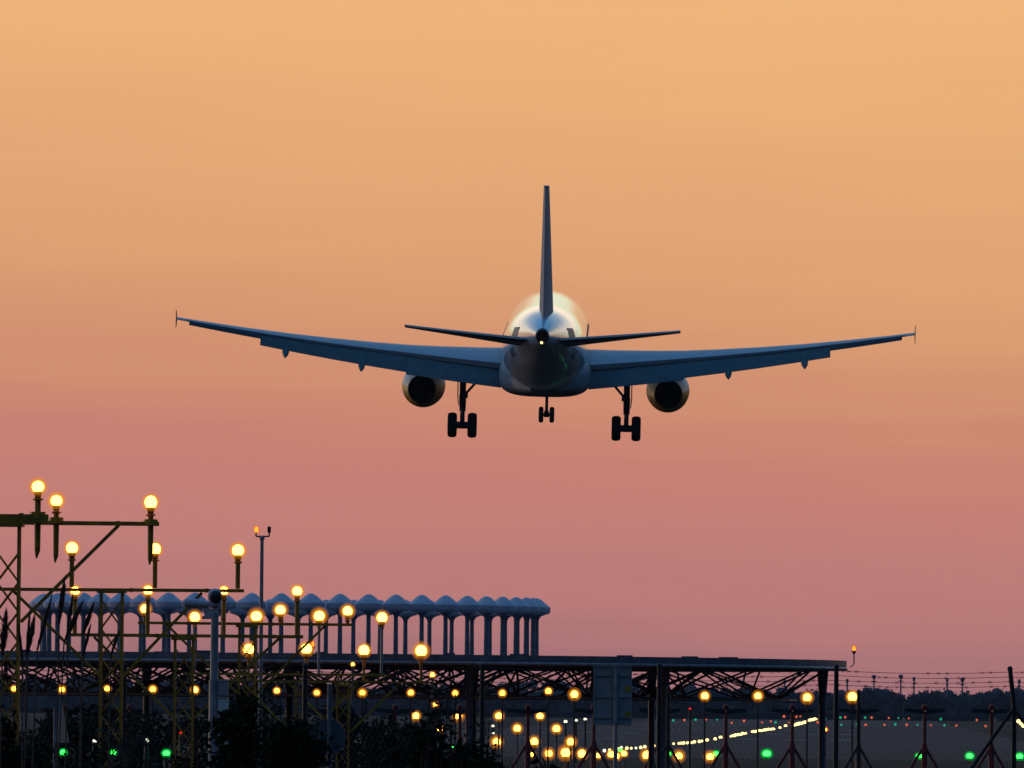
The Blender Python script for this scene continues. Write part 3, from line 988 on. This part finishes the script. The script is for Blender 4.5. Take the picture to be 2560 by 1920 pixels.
greens = [(158, 1881, 11), (283, 1881, 10), (416, 1883, 12), (1130, 1868, 5), (1050, 1880, 6), (1420, 1878, 10), (1551, 1876, 7), (1671, 1884, 9), (1790, 1886, 11), (1917, 1889, 14), (2297, 1897, 10), (2424, 1901, 12), (2549, 1903, 12)]
gl = ['green threshold light below the triangular sign', 'green threshold light second from the left in the lower left dark', 'green threshold light left of the camera pole base', 'faint green light inside the middle bush',
      'green light touching an amber one in the middle bush', 'green light behind the large amber one in the lowest row', 'small green light in the bright cluster at the grey panel pole', 'green threshold light just right of the thick deck column',
      'green threshold light touching an amber one, left of the red mast', 'large green threshold light between two red masts', 'green threshold light beside the second red mast from the right',
      'green threshold light left of the rightmost red mast', 'green threshold light at the right edge of the frame']
for (px, py, rp), lab in zip(greens, gl):
    ground_lamp('threshold_light', lab, px, py, 470 if px > 1500 else 192 if px < 500 else 345, rp * .72, 'lamp_green', 'halo_green', 'green threshold lights across the runway end')
for (px, py, rp), lab in zip([(237, 1852, 8), (235, 1884, 8), (366, 1851, 9), (365, 1884, 6), (1011, 1829, 8), (1008, 1846, 4), (1232, 1815, 6), (1233, 1833, 5), (1414, 1804, 7), (1440, 1801, 6), (1463, 1798, 6)],
                             ['pale light above another, left pair behind the left bushes', 'pale light under another, left pair behind the left bushes', 'pale light above another, right pair behind the left bushes',
                              'pale light under another, right pair behind the left bushes', 'white light glinting in the left side of the middle bush', 'tiny white glint below the white light in the middle bush', 'white light above another right of the middle bush',
                              'dim white light below another right of the middle bush', 'white light right of the second red mast, leftmost of three', 'white light left of the grey panel, middle of three', 'white light close against the grey panel, rightmost of three']):
    ground_lamp('edge_light', lab, px, py, 192 if px < 500 else 420, rp * .7, 'lamp_cool', None, 'white edge lights')
for px, lab in ((190, 'small red light behind the left bushes, right of the triangular sign'), (453, 'small red light behind the left bushes, near the camera pole')):
    ground_lamp('red_light', lab, px, 1832, 192, 4.5, 'lamp_red_dim', None, 'small red lights')
p = at(2062, 1824, 300)
ground_lamp('post_light', 'orange light on a thin grey post left of the last deck column', 2062, 1824, 300, 5.5, 'lamp_dim', 'halo_red', None)
for px, py, lab in ((1725, 1772, 'dim red speck under the right part of the deck'),):
    ground_lamp('red_light', lab, px, py, 380, 3.2, 'lamp_red_dim', None, 'small red lights')

# the string of runway lights drawing together towards the far end
G4 = 'white runway lights running off to the far end'
pts = [(1511, 1876), (1524, 1874), (1547, 1872), (1553, 1869), (1567, 1871), (1578, 1871), (1590, 1869), (1602, 1868), (1612, 1867), (1625, 1865), (1634, 1865)] + [(1672, 1861), (1684, 1860), (1697, 1859), (1703, 1858), (1709, 1858),
       (1718, 1857), (1723, 1857), (1730, 1856), (1736, 1855), (1748, 1854), (1755, 1852), (1768, 1850), (1788, 1847), (1800, 1844), (1803, 1843)]
pts += [(1827 + 4.2 * i, 1840 - .7 * i) for i in range(10)] + [(1880 + 4.2 * i, 1830 - .62 * i) for i in range(14)] + [(1950, 1819), (1964, 1815)]
pts += [(1984 + 3.6 * i, 1814 - .9 * i) for i in range(9)] + [(2022 + 3.6 * i, 1803 - .95 * i) for i in range(9)]
proto_rl = {}
for i, (px, py) in enumerate(pts):
    py += random.uniform(-.8, .8)
    y = ground_at(px, max(py, 1782)).y * .96
    c = at(px, py, y)
    if c.z < .1:
        c.z = .1
    r = (4.0 if px < 1800 else 3.8 if px < 1980 else 4.8) * random.uniform(.75, 1.2) * y / FPX
    near = px < 1640
    lab = ('white runway light in the near part of the string, left of the thick column' if near else 'white runway light in the middle of the string, right of the thick deck column' if px < 1830 else
           'white runway light in the far part of the string, before the dark grass') if px < 1980 else 'white runway light in the merged far clumps left of the last deck column'
    o = mesh_obj('runway_light', MB().sphere(c, r, 10, 6), 'lamp_white' if px > 1600 or i % 3 else 'lamp_cool', None, c)
    o.location = c
    tag(o, lab, 'light', G4)
for px, py, r_ in ((2546, 1803, 5), (2552, 1809, 4), (2558, 1814, 5)):
    c = at(px, py, 1100)
    o = mesh_obj('runway_light', MB().sphere(c, r_ * 1100 / FPX, 10, 6), 'lamp_white', None, c)
    o.location = c
    tag(o, 'yellowish light in the slanting row at the right edge beyond the cranked post', 'light', 'yellowish lights at the right edge')

far = [(1683, 1801, 0), (1711, 1800, 1), (1739, 1799, 0), (1765, 1799, 1), (1793, 1799, 0), (1829, 1807, 1), (1860, 1802, 1), (1905, 1806, 1), (1927, 1803, 1), (1939, 1806, 0), (1960, 1791, 1), (1991, 1792, 1), (2001, 1791, 1),
       (2063, 1797, 0), (2044, 1806, 1), (1972, 1806, 1), (2101, 1794, 0), (2113, 1793, 1), (2103, 1812, 0), (2142, 1811, 0), (2163, 1794, 0), (2179, 1794, 1), (2164, 1812, 1), (2211, 1812, 1), (2222, 1795, 1), (2238, 1811, 0),
       (2246, 1795, 0), (2272, 1796, 1), (2267, 1812, 1), (2294, 1812, 0), (2327, 1813, 1), (2352, 1798, 0), (2361, 1813, 0), (2391, 1814, 1), (2442, 1800, 1), (2464, 1815, 1), (2481, 1799, 0)]
for px, py, red in far:
    y = 1150
    c = at(px, py, y)
    c.z = max(c.z, .15)
    r = random.uniform(2.2, 3.4) * y / FPX
    o = mesh_obj('taxiway_light', MB().sphere(c, r, 8, 6), 'taxi_red' if red else 'taxi_green', None, c)
    o.location = c
    tag(o, 'tiny %s taxiway light glinting in front of the distant tree belt' % ('red' if red else 'green'), 'light', 'tiny %s taxiway lights' % ('red' if red else 'green'))

# ---------------------------------------------------------------- red localizer masts
masts = [158, 324, 490, 656, 822, 988, 1150, 1320, 1485, 1650, 1815, 1981, 2147, 2312, 2479]
for i, px in enumerate(masts):
    p = at(px, 1764, 262)
    base = Vector((p.x, 262, 0))
    lab = 'red antenna mast with a flat dark arm, %s from the right' % ORD[len(masts) - i] if i < len(masts) - 1 else 'rightmost red antenna mast with a flat dark arm'
    t = Thing('antenna_mast', lab, 'mast', base, 'red antenna masts in a row beyond the platform')
    t.part('post', MB().tube(base, (p.x, 262, 1.62), .085, None, 10).tube((p.x, 262, 1.62), (p.x, 262, p.z - .08), .055, None, 10).lathe([(.055, -.14), (.085, -.1), (.085, 0), (.03, .05)], p, 10), 'red')
    arm = MB()
    for s_ in (-1, 1):
        k = .62 if s_ < 0 else .60
        arm.rings([[Vector((p.x + s_ * .05, 262 + y_, p.z - .17 + z_)) for y_, z_ in ((-.05, -.09), (.05, -.09), (.05, .06), (-.05, .06))],
                   [Vector((p.x + s_ * k, 262 + y_, p.z - .10 + z_)) for y_, z_ in ((-.04, -.08), (.04, -.08), (.04, .01), (-.04, .01))]])
    arm.bar((p.x, 260.6, p.z - .16), (p.x, 263.4, p.z - .16), .05, .05)
    t.part('antenna_arm', arm, 'dark_arm_and_shade', None, False)
    for s_ in (-1, 1):
        t.part('brace', MB().tube((p.x + s_ * .06, 262, 1.48), (p.x + s_ * .95, 262.3, 0), .045, None, 8), 'red')

# ---------------------------------------------------------------- security fence and posts before the platform
FY = 140.0
fposts = [(-145, 1662), (300, 1664), (752, 1664), (1195, 1664), (1638, 1664), (2080, 1667), (2525, 1672), (2970, 1676)]
fb = at(1280, 1700, FY)
t = Thing('security_fence', 'tall chain-link fence with barbed wire strands on black posts', 'fence', Vector((fb.x, FY, 0)))
for i, (px, py) in enumerate(fposts):
    p = at(px, py, FY)
    po = t.part('post', MB().path([(p.x + .07, FY, 0), (p.x + .07, FY, p.z - .62), (p.x if i == 6 else p.x + .07, FY, p.z)], [.042, .040, .036], 10).sphere(p if i == 6 else p + Vector((.07, 0, 0)), .045, 10, 6), 'black')
    if i >= 6:
        for s_ in (-1, 1):
            t.part('brace', MB().tube((p.x + .07 + s_ * .03, FY, p.z - .66), (p.x + .07 + s_ * .85, FY, 1.45), .028, None, 8), 'black')
x0, x1 = at(-145, 1700, FY).x, at(2970, 1700, FY).x
for k, dz in enumerate((0.0, .078, .155, .225)):
    wv = MB()
    prev = None
    n = 140
    for j in range(n + 1):
        u = j / n
        xx = x0 + (x1 - x0) * u
        seg = (u * 7) % 1
        zz = at(2525, 1680 + dz * 157, FY).z - .035 * 4 * seg * (1 - seg)
        q_ = Vector((xx, FY - .05, zz))
        if prev is not None:
            wv.tube(prev, q_, .0042, None, 4, False)
        if random.random() < .45:
            q_ = q_ + Vector((random.uniform(-.05, .05), 0, 0))
            wv.tube(q_ + Vector((-.022, 0, -.018)), q_ + Vector((.022, .01, .02)), .004, None, 4)
            wv.tube(q_ + Vector((-.022, .01, .02)), q_ + Vector((.022, 0, -.018)), .004, None, 4)
        prev = q_
    t.part('barbed_wire', wv, 'black')
link = MB()
cell = .085
nx = int((x1 - x0) / cell)
zs = [1.15 + cell * i for i in range(int((2.45 - 1.15) / cell) + 1)]
for i in range(nx):
    xa = x0 + i * cell
    for j in range(len(zs) - 1):
        s_ = 1 if (j % 2 == 0) else -1
        for off in (0, 1):
            a0 = xa + (0 if s_ > 0 else cell / 2)
            a1 = xa + (cell / 2 if s_ > 0 else 0)
            if off:
                a0, a1 = xa + cell - (a0 - xa), xa + cell - (a1 - xa)
            link.tube((a0, FY + .06 + .004 * off, zs[j]), (a1, FY + .06 + .004 * off, zs[j + 1]), .0016, None, 3, False)
t.part('chain_link', link, 'dark_steel', None, False)

for px, py, y, lab in ((2147, 1728, 205, 'black braced post right of the deck, beside the bright amber light'), (1671, 1720, 205, 'thin black post close on the right of the thick deck column')):
    p = at(px, py, y)
    base = Vector((p.x, y, 0))
    t = Thing('braced_post', lab, 'post', base, 'black braced posts')
    t.part('post', MB().tube(base, p, .055, .042, 10).sphere(p, .045, 10, 6), 'black')
    for s_ in (-1, 1):
        t.part('brace', MB().tube((p.x + s_ * .03, y, 1.75), (p.x + s_ * .42, y, 1.05), .03, None, 8).tube((p.x + s_ * .42, y, 1.05), (p.x + s_ * .9, y, 0), .03, None, 8), 'black')

# ---------------------------------------------------------------- poles, signs and masts
y = 112.0
p = at(537, 1532, y)
base = Vector((p.x, y, 0))
t = Thing('camera_pole', 'grey pole carrying a security camera and a stack of pale boxes', 'pole', base)
t.part('pole', MB().tube(base, (p.x, y, at(537, 1700, y).z), .068, .064, 16).tube((p.x, y, at(537, 1700, y).z), p, .052, .048, 16), 'grey_steel')
c = at(537, 1490, y)
hd = t.part('camera_housing', MB().lathe([(.02, -.16), (.07, -.13), (.088, -.04), (.092, .01), (.08, .055), (.05, .085), (0, .097)], c, 18).tube(c + Vector((0, 0, -.12)), p, .03, None, 10).box(c + Vector((-.05, .02, -.22)), (.16, .1, .12)), 'radome')
t.part('camera_dome', MB().sphere(c + Vector((.012, -.055, -.012)), .082, 16, 12), 'black', hd)
a, b_ = at(456, 1506, y), at(522, 1512, y)
t.part('spotlight', MB().path([a, a.lerp(b_, .1), a.lerp(b_, .5), b_], [.02, .055, .06, .045], 12).bar(b_, at(536, 1515, y), .03, .03), 'radome')
t.part('bracket', MB().bar(at(505, 1544, y), at(536, 1544, y), .03, .035), 'dark_steel', None, False)
for k, (pa, pb, mt_) in enumerate(((1703, 1738, 'sign_back'), (1745, 1780, 'pale_box'), (1787, 1821, 'pale_box'), (1825, 1861, 'pale_box'))):
    za, zb_ = at(556, pa, y).z, at(556, pb, y).z
    xl, xr = at(546, 1700, y).x, at(571, 1700, y).x
    bx = t.part('equipment_box', MB().box(((xl + xr) / 2, y, (za + zb_) / 2), (xr - xl, .16, za - zb_)), mt_, None, False)
    t.part('lid_edge', MB().box(((xl + xr) / 2, y - .004, za + .006), (xr - xl + .008, .176, .012)), 'radome', bx, False)
    if k == 0:
        bx['label'] = 'blue-grey box, topmost of the stack'

y = 200.0
p = at(655, 1343, y)
base = Vector((p.x, y, 0))
t = Thing('wind_mast', 'slender grey mast with a small fork holding two obstruction lamps', 'mast', base)
t.part('pole', MB().tube(base, p, .055, .040, 12).lathe([(.04, -.06), (.06, -.04), (.06, 0), (.03, .03)], p, 10), 'grey_steel')
l_, r_ = at(640, 1341, y), at(673, 1341, y)
t.part('fork', MB().bar(l_, r_, .03, .035).tube(l_, at(640, 1330, y), .018, None, 8).tube(r_, at(673, 1330, y), .018, None, 8), 'dark_steel', None, False)
c = at(641, 1323, y)
lp = t.part('lamp', MB().lathe([(.03, -.07), (.045, -.05), (.045, .03), (.02, .06), (0, .065)], c, 12), 'lamp_red')
lp['label'] = 'lit red obstruction lamp'
t.part('halo_shell', MB().lathe([(.04, -.075), (.062, -.06), (.062, .04), (.03, .075), (0, .08)], c, 12), 'halo_red', lp)  # added red emissive shell, an imitated glow around the lamp
lp = t.part('lamp', MB().lathe([(.03, -.08), (.04, -.06), (.042, .04), (.02, .065), (0, .07)], at(673, 1323, y), 12), 'black')
lp['label'] = 'unlit black obstruction lamp'

for (px, py, foot, lab, ex) in ((2135, 1622, 1661, 'red obstruction lamp on a thin stalk at the right end of the deck', 2124), (782, 1611, 1634, 'small red obstruction lamp on the deck beside an amber light', 782)):
    yy = DY if px > 2000 else DY - 13.8
    c, f0 = at(px, py, yy), at(px, foot, yy)
    t = Thing('obstruction_lamp', lab, 'lamp', f0, 'red obstruction lamps on the deck')
    t.part('stalk', MB().tube(f0, c - Vector((0, 0, .08)), .016, .016, 8).tube(f0, at(ex, foot + 8, yy), .012, None, 8).lathe([(.02, -.14), (.06, -.07), (.06, -.05)], c, 10), 'dark_steel')
    k = 1.0 if px > 2000 else .75
    lp = t.part('lamp', MB().lathe([(.035 * k, -.05), (.048 * k, 0), (.03 * k, .06), (0, .075)], c, 12), 'lamp_red')
    t.part('halo_shell', MB().lathe([(.05 * k, -.06), (.07 * k, 0), (.05 * k, .075), (0, .10)], c, 12), 'halo_red', lp)  # added emissive shell for a red glow rim

y = 135.0
a, b_ = at(1484, 1664, y), at(1579, 1814, y)
base = Vector((at(1540, 1700, y).x, y, 0))
t = Thing('sign_board', 'large blank grey sign board seen from behind on a pale pole', 'sign', base)
w, h = b_.x - a.x, a.z - b_.z
pn = t.part('board', MB().box(((a.x + b_.x) / 2, y + .05, (a.z + b_.z) / 2), (w, .03, h)), 'sign_back', None, False)
fr = MB()
for xx in (a.x + .008, b_.x - .008):
    fr.box((xx, y + .03, (a.z + b_.z) / 2), (.016, .03, h))
for zz in (a.z - .01, a.z - .15, (a.z + b_.z) / 2 - .02, b_.z + .12, b_.z + .01):
    fr.box(((a.x + b_.x) / 2, y + .028, zz), (w - .04, .025, .02))
fr.box((at(1526, 1700, y).x, y + .030, (a.z + b_.z) / 2), (.012, .012, h - .05))
t.part('stiffener', fr, 'sign_back', None, False)
t.part('pole', MB().tube(base, (base.x, y, at(1540, 1672, y).z), .034, None, 12), 'grey_steel')
for py in (1722, 1787):
    c = at(1570, py, y)
    t.part('tag_plate', MB().box((c.x, y + .029, c.z), (.095, .008, .085)), 'yellow_tag', None, False)

y = 134.0
c = at(819, 1843, y)
base = Vector((at(824, 1800, y).x, y, 0))
t = Thing('road_sign', 'round dark road sign seen from behind on a blue-grey pole', 'sign', base)
t.part('disc', MB().lathe([(.01, -.012), (.262, -.012), (.262, .012), (.01, .012)], c + Vector((0, .06, 0)), 48, 'Y'), 'black', None, True, 30)
t.part('rim', MB().lathe([(.262, -.02), (.275, -.02), (.275, .02), (.262, .02)], c + Vector((0, .06, 0)), 48, 'Y'), 'dark_steel', None, True, 30)
t.part('bolt', MB().lathe([(.02, -.02), (.02, .02)], at(793, 1844, y) + Vector((0, .04, 0)), 10, 'Y'), 'grey_steel')
t.part('pole', MB().tube(base, (base.x, y, at(824, 1710, y).z), .036, None, 12), 'blue_steel')

y = 108.0
base = Vector((at(139, 1800, y).x, y, 0))
t = Thing('triangle_sign', 'blue-grey triangular sign seen edge-on from behind on a pole', 'sign', base)
A, B, C_ = at(152, 1747, y), at(136, 1857, y - .35), at(171, 1857, y + .35)
B2 = at(134, 1765, y - .2)
nrm = (B - A).cross(C_ - A).normalized() * .012
t.part('plate', MB().rings([[q + nrm for q in (A, C_, B)], [q - nrm for q in (A, C_, B)]]), 'blue_steel', None, False)
t.part('pole', MB().tube(base, (base.x, y, at(139, 1768, y).z), .026, None, 12), 'blue_steel')


# ---------------------------------------------------------------- plants
def shrub(label, px, top, wpx, y, n, leaf=.06, mtl='leaf', sprigs=4, group=None, pale=0):
    p = at(px, top, y)
    w = wpx * y / FPX / 2
    base = Vector((p.x, y, 0))
    t = Thing('shrub', label, 'shrub', base, group)
    st = MB()
    fol = MB()
    tips = []
    for k in range(9):
        a = random.uniform(0, 2 * math.pi)
        q_ = base + Vector((math.cos(a) * w * random.uniform(.2, .85), math.sin(a) * w * .8, p.z * random.uniform(.68, .95)))
        st.path([base + Vector((math.cos(a) * .05, math.sin(a) * .05, 0)), base.lerp(q_, .5) + Vector((math.cos(a) * .06, 0, .1)), q_], [.022, .014, .005], 5)
        tips.append(q_)
    blobs = [(q_ - Vector((0, 0, random.uniform(.05, .45))), random.uniform(.16, .34) * max(.8, w / .8)) for q_ in tips]
    blobs += [(base + Vector((random.uniform(-.7, .7) * w, random.uniform(-.6, .6) * w, p.z * random.uniform(.3, .75))), random.uniform(.3, .5) * max(.8, w)) for _ in range(8)]

    def leaf_at(c, s):
        u = Vector((random.gauss(0, 1), random.gauss(0, 1), random.gauss(0, .8))).normalized()
        v_ = u.cross(Vector((random.gauss(0, 1), random.gauss(0, 1), random.gauss(0, 1)))).normalized()
        fol.add([c - u * s, c + v_ * s * .42 - u * s * .1, c + u * s, c - v_ * s * .42 - u * s * .1], [(0, 1, 2, 3)])

    for i in range(n):
        c, r = random.choice(blobs)
        d = Vector((random.gauss(0, 1), random.gauss(0, 1), random.gauss(0, 1))).normalized() * r * random.uniform(.3, 1.1)
        leaf_at(c + d, leaf * random.uniform(.6, 1.3))
    for k in range(sprigs):
        x_ = random.uniform(-.8, .8) * w
        z1 = p.z * (1 - .12 * abs(x_) / max(w, .1)) + (0.0 if k else .02)
        a = base + Vector((x_, random.uniform(-.2, .2), p.z * .6))
        b2 = Vector((a.x + random.uniform(-.12, .12), a.y, z1))
        st.path([a, a.lerp(b2, .5) + Vector((.02, 0, 0)), b2], [.009, .007, .003], 4)
        for j in range(26):
            u = random.uniform(.15, 1)
            leaf_at(a.lerp(b2, u) + Vector((random.gauss(0, .035), random.gauss(0, .035), 0)), leaf * random.uniform(.5, 1) * (1.2 - .6 * u))
    t.part('stem', st, 'bark')
    t.part('foliage', fol, mtl, None, False)


BG = 'dark bushes in the foreground'
shrub('dark bush at the bottom left corner, below the reeds', 20, 1745, 230, 100, 2200, sprigs=6, group=BG)
shrub('dark bush behind the triangular sign', 170, 1790, 220, 114, 800, group=BG)
shrub('dark bush with pale leaves left of the camera pole', 320, 1752, 190, 104, 420, .055, 'leaf_pale', 6, BG)
shrub('dark bush filling the bottom below the second lattice tower', 240, 1850, 260, 118, 900, group=BG)
shrub('dark bush hiding the foot of the camera pole', 455, 1830, 200, 116, 1300, group=BG)
shrub('dense dark bush just right of the camera pole', 610, 1698, 150, 104, 2600, sprigs=5, group=BG)
shrub('dense dark bush between the camera pole and the round sign', 715, 1745, 190, 106, 2800, sprigs=4, group=BG)
shrub('ragged bush right of the round sign, left half of the clump', 1035, 1750, 170, 103, 420, .065, sprigs=6, group=BG)
shrub('ragged bush with tall top sprigs, middle of the clump', 1085, 1696, 130, 101, 330, .065, sprigs=9, group=BG)
shrub('dense low bush on the right side of the clump', 1185, 1785, 190, 102, 2400, sprigs=4, group=BG)
shrub('low bush tapering off under the ground lights', 1310, 1872, 190, 100, 1500, sprigs=3, group=BG)
shrub('low dark bush at the frame bottom before the round sign', 880, 1860, 260, 107, 2000, sprigs=3, group=BG)
HG = 'dark hedge bushes below the deck'
for i, px in enumerate((-60, 110, 270, 430, 590, 750, 900)):
    shrub('dark hedge bush in the shade below the deck, %s from the left' % ORD[i + 1], px, 1752 + random.uniform(-6, 8), 230, 203, 1500, .10, sprigs=2, group=HG)
shrub('lone dark hedge bush below the deck, left of the middle clump', 985, 1775, 150, 204, 1200, .10, sprigs=2, group=HG)

RG = 'brown reeds at the left edge'
reeds = [(15, 1533, 6, 1640, 19, 'thick upright brown reed plume at the left edge'), (74, 1536, 66, 1640, 6, 'thin upright reed right of the first lattice tower'), (84, 1552, 70, 1632, 12, 'short dark reed plume leaning right beside the first tower'),
         (161, 1452, 148, 1560, 12, 'tallest dark reed plume, overlapping the second crossbar'), (128, 1496, 93, 1625, 9, 'slender reed leaning right between plumes'), (203, 1512, 160, 1606, 13, 'broad reed plume leaning far right'),
         (229, 1523, 207, 1588, 11, 'reed plume leaning right, beyond the broad one'), (222, 1580, 208, 1640, 6, 'short thin reed near the second lattice tower'), (290, 1600, 277, 1640, 7, 'short reed tip between the legs of the second tower'),
         (48, 1580, 56, 1650, 6, 'short reed at the foot of the first tower'), (180, 1500, 170, 1570, 6, 'thin reed spike between the tallest and the broad plume')]
for (tx, ty, bx_, by, w, lab) in reeds:
    y = random.uniform(68, 74)
    tip, bot = at(tx, ty, y), at(bx_, by, y)
    foot = Vector((bot.x - (tip.x - bot.x) * .8, y, 0))
    t = Thing('reed', lab, 'reed', foot, RG)
    t.part('stem', MB().path([foot, foot.lerp(bot, .6) + Vector((0, 0, .1)), bot, tip], [.007, .006, .006, .003], 6), 'reed')
    pl = MB()
    ax = tip - bot
    rad = w * 1.5 * y / FPX / 2
    for i in range(520):
        u = random.random()
        prof_ = (math.sin(math.pi * min(1, u ** .8 * .93 + .07)) ** .7)
        c = bot + ax * (u * .86)
        sd_ = Vector((random.gauss(0, 1), random.gauss(0, 1), 0)).normalized() * rad * prof_ * random.uniform(.4, 1.05)
        e_ = c + sd_ + ax.normalized() * random.uniform(.05, .12)
        s_ = Vector((random.gauss(0, 1), random.gauss(0, 1), random.gauss(0, .3))).normalized() * .009
        pl.add([c - s_, c + s_, e_ + s_ * .2], [(0, 1, 2)])
    t.part('plume', pl, 'reed', None, False)

# ---------------------------------------------------------------- evening air
hm = bpy.data.materials.new('evening_haze')
hm.use_nodes = True
hm.node_tree.nodes.clear()
pv = hm.node_tree.nodes.new('ShaderNodeVolumePrincipled')
pv.inputs['Color'].default_value = (0.62, 0.75, 1.0, 1)
pv.inputs['Density'].default_value = 0.00003
pv.inputs['Anisotropy'].default_value = 0.3
mo = hm.node_tree.nodes.new('ShaderNodeOutputMaterial')
hm.node_tree.links.new(pv.outputs[0], mo.inputs['Volume'])
MT['haze'] = hm
hz = mesh_obj('haze', MB().box((0, 2600, 17), (2600, 5400, 36)), 'haze', None, None, False)
hz['kind'] = 'stuff'
hz['label'] = 'thin evening haze over the whole airfield'
scene.cycles.volume_bounces = 0
scene.cycles.transparent_max_bounces = 48
